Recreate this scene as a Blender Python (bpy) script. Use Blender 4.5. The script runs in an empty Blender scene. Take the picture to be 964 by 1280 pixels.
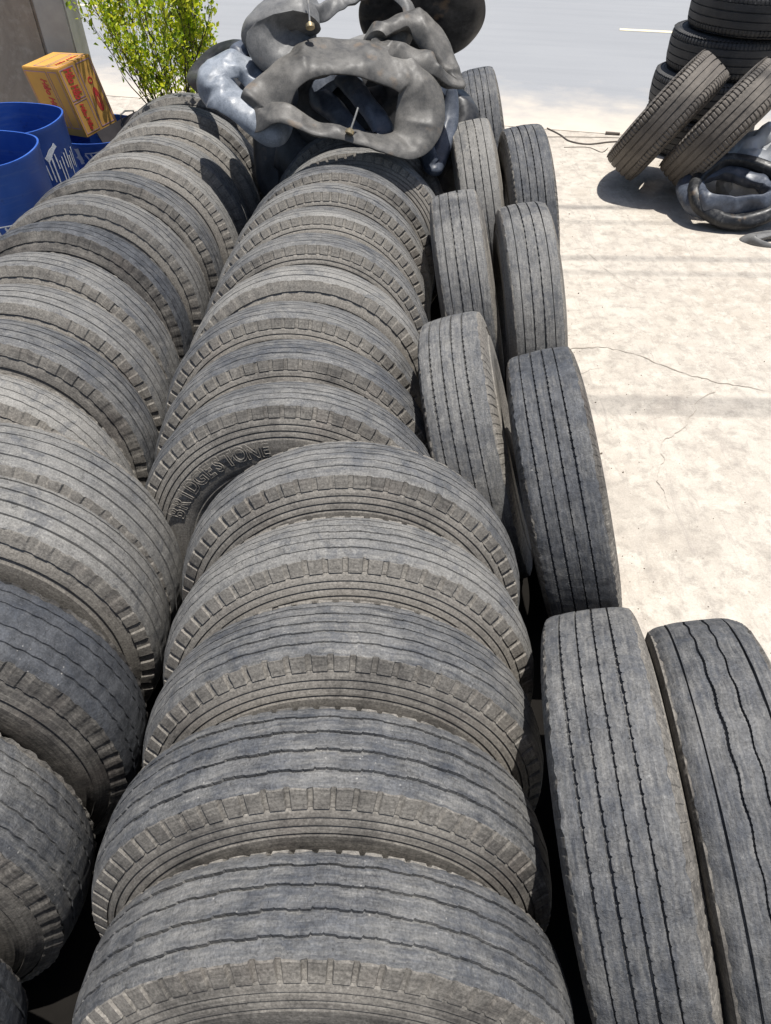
import bpy, bmesh, math, random
import numpy as np
from mathutils import Vector, Matrix, noise, Euler

random.seed(11)
rng = np.random.default_rng(5)
scene = bpy.context.scene
COL = scene.collection
PI = math.pi
R_ = math.radians

# ------------------------------------------------------------------ materials
class N:
    """small helper round a node tree"""
    def __init__(self, name):
        self.m = bpy.data.materials.new(name)
        self.m.use_nodes = True
        self.t = self.m.node_tree
        self.t.nodes.clear()
        self.out = self.t.nodes.new('ShaderNodeOutputMaterial')
        self.b = self.t.nodes.new('ShaderNodeBsdfPrincipled')
        self.t.links.new(self.b.outputs[0], self.out.inputs['Surface'])
    def new(self, typ, **kw):
        n = self.t.nodes.new(typ)
        for k, v in kw.items():
            setattr(n, k, v)
        return n
    def link(self, a, b):
        self.t.links.new(a, b)
    def coord(self, kind='Object', scale=(1, 1, 1), rand=True):
        tc = self.new('ShaderNodeTexCoord')
        src = tc.outputs[kind]
        mp = self.new('ShaderNodeMapping')
        mp.inputs['Scale'].default_value = scale
        self.link(src, mp.inputs['Vector'])
        if rand:
            oi = self.new('ShaderNodeObjectInfo')
            mul = self.new('ShaderNodeMath', operation='MULTIPLY')
            mul.inputs[1].default_value = 37.0
            self.link(oi.outputs['Random'], mul.inputs[0])
            cb = self.new('ShaderNodeCombineXYZ')
            self.link(mul.outputs[0], cb.inputs[0]); self.link(mul.outputs[0], cb.inputs[2])
            self.link(cb.outputs[0], mp.inputs['Location'])
        return mp.outputs[0]
    def noise(self, vec, scale, detail=4, rough=.55, dist=0):
        n = self.new('ShaderNodeTexNoise')
        n.inputs['Scale'].default_value = scale
        n.inputs['Detail'].default_value = detail
        n.inputs['Roughness'].default_value = rough
        n.inputs['Distortion'].default_value = dist
        self.link(vec, n.inputs['Vector'])
        return n.outputs['Fac']
    def ramp(self, fac, stops):
        r = self.new('ShaderNodeValToRGB')
        e = r.color_ramp.elements
        while len(e) < len(stops): e.new(.5)
        for i, (p, c) in enumerate(stops):
            e[i].position = p
            e[i].color = (c, c, c, 1) if isinstance(c, (int, float)) else (*c, 1)
        self.link(fac, r.inputs[0])
        return r.outputs[0]
    def math(self, op, a, b=None, clamp=False):
        n = self.new('ShaderNodeMath', operation=op, use_clamp=clamp)
        for i, v in enumerate((a, b)):
            if v is None: continue
            if isinstance(v, (int, float)): n.inputs[i].default_value = v
            else: self.link(v, n.inputs[i])
        return n.outputs[0]
    def mix(self, fac, a, b, mode='MIX'):
        n = self.new('ShaderNodeMix', data_type='RGBA', blend_type=mode)
        for i, v in ((0, fac), (6, a), (7, b)):
            if isinstance(v, (int, float)): n.inputs[i].default_value = v
            elif isinstance(v, tuple): n.inputs[i].default_value = (*v, 1)
            else: self.link(v, n.inputs[i])
        return n.outputs[2]
    def bump(self, h, strength=.3, dist=.002, prev=None):
        n = self.new('ShaderNodeBump')
        n.inputs['Strength'].default_value = strength
        n.inputs['Distance'].default_value = dist
        self.link(h, n.inputs['Height'])
        if prev is not None: self.link(prev, n.inputs['Normal'])
        self.link(n.outputs[0], self.b.inputs['Normal'])
        return n.outputs[0]
    def set(self, color=None, rough=None, spec=None, metal=None):
        for k, v in (('Base Color', color), ('Roughness', rough), ('Specular IOR Level', spec), ('Metallic', metal)):
            if v is None: continue
            if isinstance(v, (int, float)): self.b.inputs[k].default_value = v
            elif isinstance(v, tuple): self.b.inputs[k].default_value = (*v, 1)
            else: self.link(v, self.b.inputs[k])
        return self

def attr(n, name):
    a = n.new('ShaderNodeAttribute', attribute_type='OBJECT', attribute_name=name)
    return a.outputs['Fac']

def mat_tread():
    n = N('worn_tread_rubber')
    o = n.coord('Object')
    uvs = n.coord('UV', (2.6, 26, 1))
    big = n.noise(o, 3.2, 5, .6)
    mid = n.noise(o, 17, 6, .65)
    fine = n.noise(o, 210, 3, .6)
    streak = n.noise(uvs, 5, 6, .7)
    cross = n.noise(o, 46, 7, .72, .8)
    dark = n.mix(n.ramp(n.noise(o, 21, 9, .75), [(.38, 0.0), (.62, 1.0)]), (.030, .033, .039), (.078, .082, .090))
    tan = n.mix(streak, (.152, .147, .136), (.275, .265, .245))
    d = attr(n, 'dust')
    f = n.math('ADD', n.math('MULTIPLY', big, .70), n.math('MULTIPLY', streak, .95))
    f = n.math('ADD', f, n.math('MULTIPLY', mid, .40))
    f = n.math('ADD', f, n.math('SUBTRACT', d, 1.37))
    f = n.ramp(f, [(-.0, .02), (.42, .74), (.85, 1.0)])
    c = n.mix(f, dark, tan)
    sc = n.ramp(n.noise(uvs, 11, 8, .8), [(.58, 0.0), (.72, 1.0)])
    c = n.mix(n.math('MULTIPLY', sc, .36), c, (.28, .276, .268))
    bl = n.ramp(n.noise(o, 9.3, 9, .72, .8), [(.54, 0.0), (.60, 1.0)])
    c = n.mix(n.math('MULTIPLY', bl, .42), c, (.043, .049, .061))
    # scrapes across the running direction
    cr = n.ramp(cross, [(.32, .78), (.46, .98), (.56, 1.02), (.70, 1.22)])
    c = n.mix(1.0, c, cr, 'MULTIPLY')
    vor = n.new('ShaderNodeTexVoronoi', feature='DISTANCE_TO_EDGE')
    vor.inputs['Scale'].default_value = 42
    wv = n.new('ShaderNodeVectorMath', operation='ADD')
    nz = n.new('ShaderNodeTexNoise'); nz.inputs['Scale'].default_value = 30
    uvn = n.coord('UV', (2.2, 1, 1))
    n.link(uvn, nz.inputs['Vector'])
    sv = n.new('ShaderNodeVectorMath', operation='SCALE'); sv.inputs['Scale'].default_value = .03
    n.link(nz.outputs['Color'], sv.inputs[0])
    n.link(uvn, wv.inputs[0]); n.link(sv.outputs[0], wv.inputs[1])
    n.link(wv.outputs[0], vor.inputs['Vector'])
    crk = n.ramp(vor.outputs['Distance'], [(.0, 0.0), (.045, 1.0)])
    msk = n.ramp(n.noise(o, 5.1, 3), [(.45, 0.0), (.6, 1.0)])
    c = n.mix(n.math('MULTIPLY', n.math('SUBTRACT', 1.0, crk), n.math('MULTIPLY', msk, .55)), c, (.030, .030, .031))
    sp = n.new('ShaderNodeTexVoronoi', feature='F1'); sp.inputs['Scale'].default_value = 55
    n.link(o, sp.inputs['Vector'])
    spk = n.math('MULTIPLY', n.ramp(sp.outputs['Distance'], [(.07, 1.0), (.13, 0.0)]), n.ramp(n.noise(o, 9, 3), [(.60, 0.0), (.68, .7)]))
    c = n.mix(spk, c, (.36, .345, .32))
    grain = n.noise(o, 105, 6, .75)
    c = n.mix(1.0, c, n.ramp(grain, [(.30, .45), (.40, .97), (.60, 1.04), (.72, 1.35)]), 'MULTIPLY')
    scr1 = n.ramp(n.noise(n.coord('UV', (3.5, 120, 1)), 3, 7, .8, .5), [(.60, 0.0), (.68, 1.0)])
    c = n.mix(n.math('MULTIPLY', scr1, .42), c, (.33, .325, .31))
    scr2 = n.ramp(n.noise(n.coord('UV', (4.2, 95, 1)), 3.7, 7, .8, .5), [(.62, 0.0), (.70, 1.0)])
    c = n.mix(n.math('MULTIPLY', scr2, .7), c, (.022, .023, .026))
    g = n.ramp(fine, [(.3, .74), (.7, 1.22)])
    c = n.mix(1.0, c, g, 'MULTIPLY')
    n.set(c, n.ramp(mid, [(.3, .58), (.7, .86)]), .34)
    b = n.bump(crk, .25, .0014)
    b = n.bump(cross, .6, .0030, b)
    b = n.bump(grain, .40, .0022, b)
    n.bump(fine, .4, .0012, b)
    return n.m

def mat_side():
    n = N('dusty_sidewall_rubber')
    o = n.coord('Object')
    uvs = n.coord('UV', (1.0, 40, 1))
    big = n.noise(o, 4, 5, .6)
    mid = n.noise(o, 24, 5, .65)
    fine = n.noise(o, 200, 3, .6)
    streak = n.noise(uvs, 4, 5, .7)
    dark = (.034, .032, .031)
    tan = n.mix(streak, (.150, .138, .121), (.275, .256, .226))
    d = attr(n, 'dust')
    f = n.math('ADD', n.math('MULTIPLY', big, .9), n.math('MULTIPLY', streak, .55))
    f = n.math('ADD', f, n.math('MULTIPLY', mid, .55))
    f = n.math('ADD', f, n.math('SUBTRACT', n.math('MULTIPLY', d, .7), 1.12))
    f = n.ramp(f, [(.0, .12), (.35, .85), (.75, 1.0)])
    c = n.mix(f, dark, tan)
    red = n.ramp(n.noise(o, 6, 3, .5), [(.55, 0.0), (.8, .25)])
    c = n.mix(red, c, (.11, .080, .068))
    g = n.ramp(fine, [(.3, .65), (.7, 1.25)])
    c = n.mix(1.0, c, g, 'MULTIPLY')
    grain = n.noise(o, 120, 6, .75)
    c = n.mix(1.0, c, n.ramp(grain, [(.30, .5), (.46, .95), (.56, 1.06), (.70, 1.5)]), 'MULTIPLY')
    n.set(c, .82, .3)
    b = n.bump(grain, .5, .002)
    b = n.bump(n.noise(n.coord('UV', (70, 4, 1)), 4, 4, .6), .3, .0014, b)
    n.bump(fine, .4, .001, b)
    return n.m

def mat_car_rubber(name, dark, tan, bias):
    n = N(name)
    o = n.coord('Object')
    mid = n.noise(o, 9, 6, .6)
    fine = n.noise(o, 190, 3, .6)
    streak = n.noise(n.coord('UV', (1, 26, 1)), 5, 6, .7)
    f = n.math('ADD', n.math('MULTIPLY', mid, .8), n.math('MULTIPLY', streak, .7))
    f = n.math('ADD', f, n.math('ADD', attr(n, 'dust'), bias))
    f = n.ramp(f, [(.1, 0.0), (.75, 1.0)])
    c = n.mix(f, dark, tan)
    c = n.mix(1.0, c, n.ramp(fine, [(.3, .7), (.7, 1.2)]), 'MULTIPLY')
    n.set(c, .66, .35)
    n.bump(fine, .3, .001)
    return n.m

def mat_tube(name, base, dusty, rough=.42, dustbias=.0):
    n = N(name)
    o = n.coord('Object')
    f = n.noise(o, 5, 6, .62, .4)
    f2 = n.noise(o, 34, 5, .65)
    fine = n.noise(o, 150, 3, .6)
    m = n.math('ADD', n.math('MULTIPLY', f, .8), n.math('MULTIPLY', f2, .35))
    m = n.math('ADD', m, dustbias)
    m = n.ramp(m, [(.38, 0.0), (.75, 1.0)])
    c = n.mix(m, base, dusty)
    rust = n.ramp(n.noise(o, 8.5, 3, .5), [(.64, 0.0), (.74, .55)])
    c = n.mix(rust, c, (.17, .115, .07))
    c = n.mix(1.0, c, n.ramp(fine, [(.3, .8), (.7, 1.15)]), 'MULTIPLY')
    talc = n.ramp(n.noise(n.coord('Object', (1, 2.4, 1)), 13, 9, .78, 1.0), [(.52, 0.0), (.70, .45)])
    c = n.mix(talc, c, dusty)
    drk = n.ramp(n.noise(o, 7.7, 6, .65, .6), [(.56, 0.0), (.72, .5)])
    c = n.mix(drk, c, base)
    n.set(c, n.ramp(f2, [(.3, rough - .04), (.75, rough + .22)]), .36)
    wr = n.new('ShaderNodeTexNoise'); wr.noise_type = 'RIDGED_MULTIFRACTAL'
    wr.inputs['Scale'].default_value = 9; wr.inputs['Detail'].default_value = 4
    n.link(n.coord('Object', (1, 1, 1)), wr.inputs['Vector'])
    b = n.bump(wr.outputs['Fac'], .10, .005)
    b = n.bump(n.noise(o, 9, 2, .5), .3, .02, b)
    n.bump(f2, .10, .002, b)
    return n.m

def mat_concrete():
    n = N('yard_concrete')
    o = n.coord('Object', rand=False)
    big = n.noise(o, .55, 6, .62, .3)
    mid = n.noise(o, 2.6, 8, .68, .6)
    mot = n.noise(o, 11, 8, .72, .4)
    fine = n.noise(o, 130, 4, .65)
    c = n.mix(n.ramp(mid, [(.36, 0.0), (.60, 1.0)]), (.405, .364, .312), (.475, .434, .376))
    c = n.mix(n.ramp(mot, [(.47, 0.0), (.64, .75)]), c, (.275, .25, .218))
    c = n.mix(n.ramp(big, [(.50, 0.0), (.66, .5)]), c, (.37, .315, .25))
    pale = n.ramp(n.noise(o, 9.5, 9, .8), [(.50, 0.0), (.60, .85)])
    c = n.mix(pale, c, (.52, .477, .411))
    gst = n.ramp(n.noise(o, 1.35, 4, .55, .8), [(.58, 0.0), (.66, .42)])
    c = n.mix(gst, c, (.31, .278, .24))
    w = n.coord('Object', (7, 1.1, 1), rand=False)
    scuff = n.ramp(n.noise(w, 2.2, 8, .75, 1.2), [(.53, 0.0), (.68, .6)])
    c = n.mix(scuff, c, (.29, .262, .235))
    sp = n.new('ShaderNodeTexVoronoi', feature='F1')
    sp.inputs['Scale'].default_value = 13
    n.link(n.coord('Object', rand=False), sp.inputs['Vector'])
    spot = n.ramp(sp.outputs['Distance'], [(.04, .55), (.10, 0.0)])
    spot = n.math('MULTIPLY', spot, n.ramp(n.noise(o, 3, 2), [(.48, 0.0), (.58, 1.0)]))
    c = n.mix(spot, c, (.20, .17, .14))
    c = n.mix(1.0, c, n.ramp(fine, [(.25, .82), (.75, 1.12)]), 'MULTIPLY')
    n.set(c, .9, .25)
    b = n.bump(mot, .35, .012)
    n.bump(fine, .5, .003, b)
    return n.m

def mat_asphalt():
    n = N('road_asphalt')
    o = n.coord('Object', rand=False)
    big = n.noise(o, .35, 5, .6)
    st = n.noise(n.coord('Object', (.25, 3, 1), rand=False), 1.2, 5, .6)
    fine = n.noise(o, 90, 4, .7)
    c = n.mix(big, (.235, .243, .255), (.285, .292, .302))
    c = n.mix(n.ramp(st, [(.45, 0.0), (.75, .5)]), c, (.215, .223, .236))
    c = n.mix(1.0, c, n.ramp(fine, [(.25, .85), (.75, 1.12)]), 'MULTIPLY')
    # sand blown over the verge: object y runs across the road from its near edge
    sx = n.new('ShaderNodeSeparateXYZ')
    n.link(o, sx.inputs[0])
    e = n.math('ADD', n.math('MULTIPLY', sx.outputs[1], .62), n.math('MULTIPLY', n.noise(o, 1.7, 6, .65), -1.5))
    e = n.ramp(n.math('ADD', e, .72), [(.0, 1.0), (.62, .25), (1.0, 0.0)])
    c = n.mix(e, c, (.50, .445, .375))
    n.set(c, .85, .3)
    n.bump(fine, .4, .003)
    return n.m

def mat_plain(name, col, rough=.5, spec=.5, var=.25, scale=30, metal=0, bumpd=.0008):
    n = N(name)
    o = n.coord('Object')
    f = n.noise(o, scale, 5, .6)
    lo = tuple(x * (1 - var) for x in col); hi = tuple(min(1, x * (1 + var)) for x in col)
    n.set(n.mix(f, lo, hi), n.ramp(f, [(.3, max(.05, rough - .08)), (.7, min(1, rough + .1))]), spec, metal)
    n.bump(f, .25, bumpd)
    return n.m

def mat_drum():
    n = N('scuffed_blue_plastic')
    o = n.coord('Object')
    f = n.noise(o, 7, 6, .65)
    st = n.noise(n.coord('Object', (1, 1, 12)), 5, 6, .7)
    c = n.mix(f, (.018, .065, .30), (.038, .135, .50))
    c = n.mix(n.ramp(st, [(.52, 0.0), (.75, .5)]), c, (.13, .20, .40))
    c = n.mix(n.ramp(n.noise(o, 22, 5, .7), [(.60, 0.0), (.75, .5)]), c, (.010, .018, .06))
    n.set(c, n.ramp(f, [(.3, .30), (.7, .5)]), .5)
    n.bump(n.noise(o, 40, 4), .15, .002)
    return n.m

def mat_wall():
    n = N('weathered_cement_render')
    o = n.coord('Object')
    f = n.noise(n.coord('Object', (1, 1, .5)), 3, 7, .7, .5)
    f2 = n.noise(o, 14, 7, .7)
    c = n.mix(n.ramp(f, [(.3, 0.0), (.7, 1.0)]), (.18, .152, .125), (.335, .295, .25))
    c = n.mix(n.ramp(f2, [(.5, 0.0), (.75, .6)]), c, (.45, .42, .375))
    n.set(c, .9, .2)
    n.bump(f2, .5, .008)
    return n.m

def mat_leaf():
    n = N('yellow_green_leaf')
    oi = n.new('ShaderNodeObjectInfo')
    g = n.new('ShaderNodeNewGeometry')
    r = n.ramp(g.outputs['Random Per Island'], [(.0, (.07, .13, .010)), (.25, (.22, .33, .015)), (.6, (.42, .49, .03)), (1.0, (.58, .57, .06))])
    n.set(r, .45, .4)
    n.b.inputs['Transmission Weight'].default_value = 0
    tr = n.new('ShaderNodeBsdfTranslucent')
    n.link(n.mix(1.0, r, (1.2, 1.2, .5), 'MULTIPLY'), tr.inputs['Color'])
    ms = n.new('ShaderNodeMixShader'); ms.inputs[0].default_value = .48
    n.link(n.b.outputs[0], ms.inputs[1]); n.link(tr.outputs[0], ms.inputs[2])
    n.link(ms.outputs[0], n.out.inputs['Surface'])
    return n.m

M = dict(
    tread=mat_tread(), side=mat_side(),
    ctread=mat_car_rubber('brown_dusty_tread_rubber', (.036, .033, .031), (.140, .123, .105), -.68),
    btread=mat_car_rubber('black_tread_rubber', (.020, .021, .024), (.062, .060, .058), -.72),
    tube_grey=mat_tube('dusty_grey_tube_rubber', (.034, .034, .034), (.135, .128, .117), .47, .02),
    tube_pale=mat_tube('pale_grey_tube_rubber', (.048, .050, .053), (.175, .173, .168), .45, .03),
    tube_blue=mat_tube('blue_black_tube_rubber', (.030, .036, .050), (.11, .125, .155), .33, -.05),
    tube_white=mat_tube('highlight_blue_white_rubber', (.085, .10, .125), (.27, .295, .33), .34, .02),  # blue-white base colour carries the sunlit highlight
    tube_ring=mat_tube('glare_patched_tube_rubber', (.012, .013, .015), (.17, .168, .162), .36, -.22),  # pale patches stand in for sun glare on the ring
    tube_black=mat_tube('black_tube_rubber', (.014, .015, .017), (.075, .075, .077), .35, -.08),
    concrete=mat_concrete(), asphalt=mat_asphalt(),
    paint=mat_plain('worn_road_paint', (.68, .60, .42), .7, .3, .2, 14),
    crack=mat_plain('crack_dirt', (.30, .265, .225), .95, .1, .3, 40),
    drum=mat_drum(), wall=mat_wall(),
    wallpale=mat_plain('pale_cement_strip', (.36, .355, .34), .9, .2, .3, 9, 0, .006),
    card=mat_plain('printed_yellow_cardboard', (.52, .285, .07), .75, .25, .2, 9),
    red=mat_plain('red_carton_ink', (.50, .035, .04), .6, .3, .2, 60),
    purple=mat_plain('purple_carton_ink', (.33, .20, .27), .65, .3, .15, 60),
    white=mat_plain('worn_white_print', (.62, .64, .66), .6, .4, .25, 60),
    board=mat_plain('dark_board', (.035, .03, .03), .55, .4, .3, 20),
    wire=mat_plain('rusty_wire', (.13, .11, .095), .6, .5, .3, 50, .4),
    steel=mat_plain('dull_steel', (.42, .40, .36), .38, .5, .2, 50, .9),
    brass=mat_plain('brass_valve', (.50, .40, .24), .4, .5, .2, 60, .8),
    pebble=mat_plain('white_grit', (.66, .64, .60), .8, .3, .2, 60),
    bark=mat_plain('grey_brown_bark', (.11, .085, .055), .85, .2, .4, 50, 0, .002),
    leaf=mat_leaf(),
    soil=mat_plain('pot_soil', (.09, .06, .04), .95, .1, .4, 40, 0, .01),
    film=mat_plain('grey_plastic_film', (.40, .41, .42), .22, .6, .2, 12, 0, .004),
    row_shade=mat_plain('row_shade_black', (.012, .011, .010), 1.0, 0.0, .4, 9, 0, .01),  # shade between the rows, painted as a near-black ground colour
    grit=mat_plain('brown_grit', (.16, .135, .11), .9, .2, .5, 3),
    cable=mat_plain('black_cable_sheath', (.02, .02, .02), .5, .4, .1, 20),
)

# ------------------------------------------------------------------ object helpers
def link_mesh(name, me, parent=None, mat=None):
    o = bpy.data.objects.new(name, me)
    COL.objects.link(o)
    if mat is not None and not me.materials: me.materials.append(mat)
    if parent is not None: o.parent = parent
    return o

def mesh_np(name, co, quads, uv=None, mat=None, angle=32):
    me = bpy.data.meshes.new(name)
    nv, nf = len(co), len(quads)
    me.vertices.add(nv); me.vertices.foreach_set('co', np.asarray(co, np.float32).ravel())
    me.loops.add(nf * 4); me.loops.foreach_set('vertex_index', np.asarray(quads, np.int32).ravel())
    me.polygons.add(nf)
    me.polygons.foreach_set('loop_start', np.arange(0, nf * 4, 4, dtype=np.int32))
    me.polygons.foreach_set('use_smooth', np.ones(nf, bool))
    if uv is not None:
        l = me.uv_layers.new(name='UVMap')
        l.data.foreach_set('uv', np.asarray(uv, np.float32).ravel())
    me.update(calc_edges=True); me.validate()
    if angle: me.set_sharp_from_angle(angle=R_(angle))
    if mat: me.materials.append(mat)
    return me

def from_bm(name, bm, mat, parent=None, smooth=True, angle=40):
    me = bpy.data.meshes.new(name)
    bmesh.ops.recalc_face_normals(bm, faces=bm.faces)
    bm.to_mesh(me); bm.free()
    if smooth:
        me.polygons.foreach_set('use_smooth', np.ones(len(me.polygons), bool))
        me.set_sharp_from_angle(angle=R_(angle))
    me.materials.append(mat)
    return link_mesh(name, me, parent)

def empty(name, loc=(0, 0, 0), rot=(0, 0, 0)):
    o = bpy.data.objects.new(name, None)
    o.empty_display_size = .1
    COL.objects.link(o); o.location = loc; o.rotation_euler = rot
    return o

def tag(o, label=None, cat=None, group=None, kind=None):
    if label: o['label'] = label
    if cat: o['category'] = cat
    if group: o['group'] = group
    if kind: o['kind'] = kind
    return o

def tube_path(bm, pts, r, n=8, taper=None):
    """round tube along a polyline"""
    pts = [Vector(p) for p in pts]
    rings = []
    ref = Vector((0, 0, 1))
    for i, p in enumerate(pts):
        t = (pts[min(i + 1, len(pts) - 1)] - pts[max(i - 1, 0)]).normalized()
        a = t.cross(ref)
        if a.length < .05: a = t.cross(Vector((1, 0, 0)))
        a.normalize(); b = t.cross(a)
        rr = r if taper is None else r + (taper - r) * i / (len(pts) - 1)
        rings.append([bm.verts.new(p + (a * math.cos(2 * PI * k / n) + b * math.sin(2 * PI * k / n)) * rr) for k in range(n)])
    for A, B in zip(rings, rings[1:]):
        for k in range(n):
            bm.faces.new((A[k], A[(k + 1) % n], B[(k + 1) % n], B[k]))
    bm.faces.new(rings[0][::-1]); bm.faces.new(rings[-1])

def add_box(bm, sx, sy, sz, mat4=Matrix(), bevel=0):
    r = bmesh.ops.create_cube(bm, size=1, matrix=mat4 @ Matrix.Diagonal((sx, sy, sz, 1)))
    if bevel:
        es = list({e for v in r['verts'] for e in v.link_edges})
        bmesh.ops.bevel(bm, geom=es, offset=bevel, segments=2, affect='EDGES')

def catmull(P, closed=True, per=14):
    P = np.asarray(P, float); n = len(P); out = []
    rngk = range(n) if closed else range(n - 1)
    for i in rngk:
        if closed: a, b, c, d = P[i - 1], P[i], P[(i + 1) % n], P[(i + 2) % n]
        else: a, b, c, d = P[max(i - 1, 0)], P[i], P[i + 1], P[min(i + 2, n - 1)]
        for k in range(per):
            t = k / per
            out.append(.5 * (2 * b + (c - a) * t + (2 * a - 5 * b + 4 * c - d) * t * t + (3 * b - a - 3 * c + d) * t ** 3))
    if not closed: out.append(P[-1])
    return np.array(out)

# ------------------------------------------------------------------ tyres
def periodic(phi, seed, terms=((3, 1.0), (7, .6), (17, .35), (41, .2))):
    r = np.random.default_rng(seed)
    s = np.zeros_like(phi)
    for k, a in terms: s += a * np.sin(k * phi + r.uniform(0, 6.28))
    return s

def tyre_meshes(kind, R=.52, tw=.205, W=.272, rb=.262, grooves=(), lugs=72, lug_depth=.009, crown=.010,
                ribs=4, shoulder_cut=0, lat=0, seed=1, NS=576, tmat=None, smat=None, edge_wear=.0015, roundness=.004, slot_share=.45, lug_h=.029, flecks=False):
    """tread, and the two sidewalls (each with its bead and half of the inner face); axle along local x"""
    phi = np.arange(NS) * 2 * PI / NS - PI / 2
    idx = np.arange(NS)
    half = tw / 2
    per = NS // lugs if lugs else 8
    slot = (((idx % per) >= per - max(2, int(round(per * slot_share)))).astype(float)) * np.clip(.85 + .22 * periodic(phi, seed + 9), .35, 1.2) if lugs else np.zeros(NS)
    cut = slot * lug_depth
    wear = edge_wear * periodic(phi, seed + 3, ((5, 1), (23, .8), (61, .7), (97, .6)))
    # --- tread columns: (s, drop)
    cols = []
    def surf(s):
        q = np.abs(s) / half
        return crown * q ** 2 + roundness * np.clip((q - .8) / .2, 0, 1) ** 2
    z0 = np.zeros(NS)
    edges = []
    for g in sorted(grooves, key=lambda g: g['s']):
        if g.get('type') == 'step':
            p = g['per']; z = g['amp'] * np.where((idx // p) % 2 == 0, 1, -1)
        elif g.get('type') == 'wave':
            z = g['amp'] * np.sin(2 * PI * idx / g['per'])
        elif g.get('type') == 'zig':
            p = g['per']; z = g['amp'] * (np.abs(((idx % p) / p) * 2 - 1) * 2 - 1)
        else: z = z0
        w = np.full(NS, g['w'])
        if g.get('nick'):
            m = (idx % g['nick'] == 0)
            w = w + np.where(m, g.get('nw', .004), 0)
        w = w * (1 + .22 * periodic(phi, seed + int(g['s'] * 1e4) % 97))
        w = np.maximum(w, .0022)
        d = g['d'] * (1 + .12 * periodic(phi, seed + 31))
        edges.append((g['s'] + z, w, d))
    last = -half * np.ones(NS)
    ecut = cut * .22
    def addcol(s, drop): cols.append((s, drop))
    addcol(-half + ecut + wear, surf(np.full(NS, half)) + ecut * .25)
    prev = -half + ecut + .003
    def rib(a, b, n):
        for k in range(1, n + 1):
            t = k / (n + 1)
            addcol(a + (b - a) * t, None)
    for (s, w, d) in edges:
        rib(prev, s - w / 2, 3)
        addcol(s - w / 2, None)
        addcol(s - w / 2 + .0007, ('d', d)); addcol(s + w / 2 - .0007, ('d', d))
        addcol(s + w / 2, None)
        prev = s + w / 2
    rib(prev, half - ecut - .003, 3)
    addcol(half - ecut - wear, surf(np.full(NS, half)) + ecut * .25)
    S = []; D = []
    nz = .0007 * periodic(phi, seed + 50, ((9, 1), (31, .8), (77, .6)))
    for s, dr in cols:
        s = s * np.ones(NS)
        b = surf(s) + nz * np.sin(s * 60 + 1)
        if isinstance(dr, tuple): b = b + dr[1]
        elif dr is not None: b = dr
        # transverse cuts on the shoulder ribs (passenger tread)
        S.append(s); D.append(b)
    S = np.array(S).T; D = np.array(D).T
    if shoulder_cut:
        p = shoulder_cut
        inner = max(abs(g['s']) for g in grooves) + .004
        m = ((idx % p) == 0) | ((idx % p) == 1)
        mask = m[:, None] & (np.abs(S) > inner)
        D = D + np.where(mask, .006, 0)
    if lat:
        m = ((idx % lat) == 0)
        D = D + np.where(m[:, None] & (np.abs(S) < half * .9), .0022, 0)
    r = R - D
    co = np.stack([S, r * np.cos(phi)[:, None], r * np.sin(phi)[:, None]], -1)
    nc = co.shape[1]
    def grid(co, flip=False, vlen=None):
        ns, nc = co.shape[:2]
        i, j = np.meshgrid(np.arange(ns), np.arange(nc - 1), indexing='ij')
        i2 = (i + 1) % ns
        q = np.stack([i * nc + j, i2 * nc + j, i2 * nc + j + 1, i * nc + j + 1], -1).reshape(-1, 4)
        U = lambda a: (a * 2 * PI * R / ns)
        seg = np.concatenate([[0], np.cumsum(np.linalg.norm(np.diff(co[0], axis=0), axis=1))]) if vlen is None else vlen
        uv = np.stack([np.stack([U(i), seg[j]], -1), np.stack([U(i + 1), seg[j]], -1), np.stack([U(i + 1), seg[j + 1]], -1), np.stack([U(i), seg[j + 1]], -1)], 2).reshape(-1, 4, 2)
        if flip: q = q[:, ::-1]; uv = uv[:, ::-1]
        return co.reshape(-1, 3), q, uv
    a, q, uv = grid(co, True)
    tread = mesh_np(kind + '_tread', a, q, uv, tmat or M['tread'], 28)
    # --- sidewall profile
    H = R - rb; k = H / .258
    e0 = surf(np.full(NS, half))
    rows = []          # (u, r) arrays
    rows.append((half - ecut - wear, R - e0 - ecut * .25))
    b1 = .004 * k
    rows.append((half + b1 - cut * .9, R - (.016 * k) + wear))
    rows.append((half + lug_h * .36 * k - cut * .9, R - lug_h * k - cut * .1))
    rows.append((half + lug_h * .42 * k - cut * .75, np.full(NS, R - (lug_h + .005) * k)))
    u0, r0 = half + lug_h * .42 * k, R - (lug_h + .005) * k
    u1, r1 = W / 2, R - .150 * k
    ts = np.linspace(0, .62, ribs * 2 + 1)
    lev = 0
    for n_, t in enumerate(ts[1:]):
        u = u0 + (u1 - u0) * math.sin(t * PI / 2); rr = r0 + (r1 - r0) * t
        dp = .0045 * k
        if n_ % 2 == 0:
            cc = cut * .6 if n_ == 0 else 0
            rows.append((u + .0005 - cc, rr)); rows.append((u - dp - cc * .3, rr - .0012 * k))
        else:
            rows.append((u - dp, rr + .0045 * k)); rows.append((u, rr - .0005))
    for t in (.75, .9, 1.0):
        rows.append((u0 + (u1 - u0) * math.sin(t * PI / 2), r0 + (r1 - r0) * t))
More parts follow.
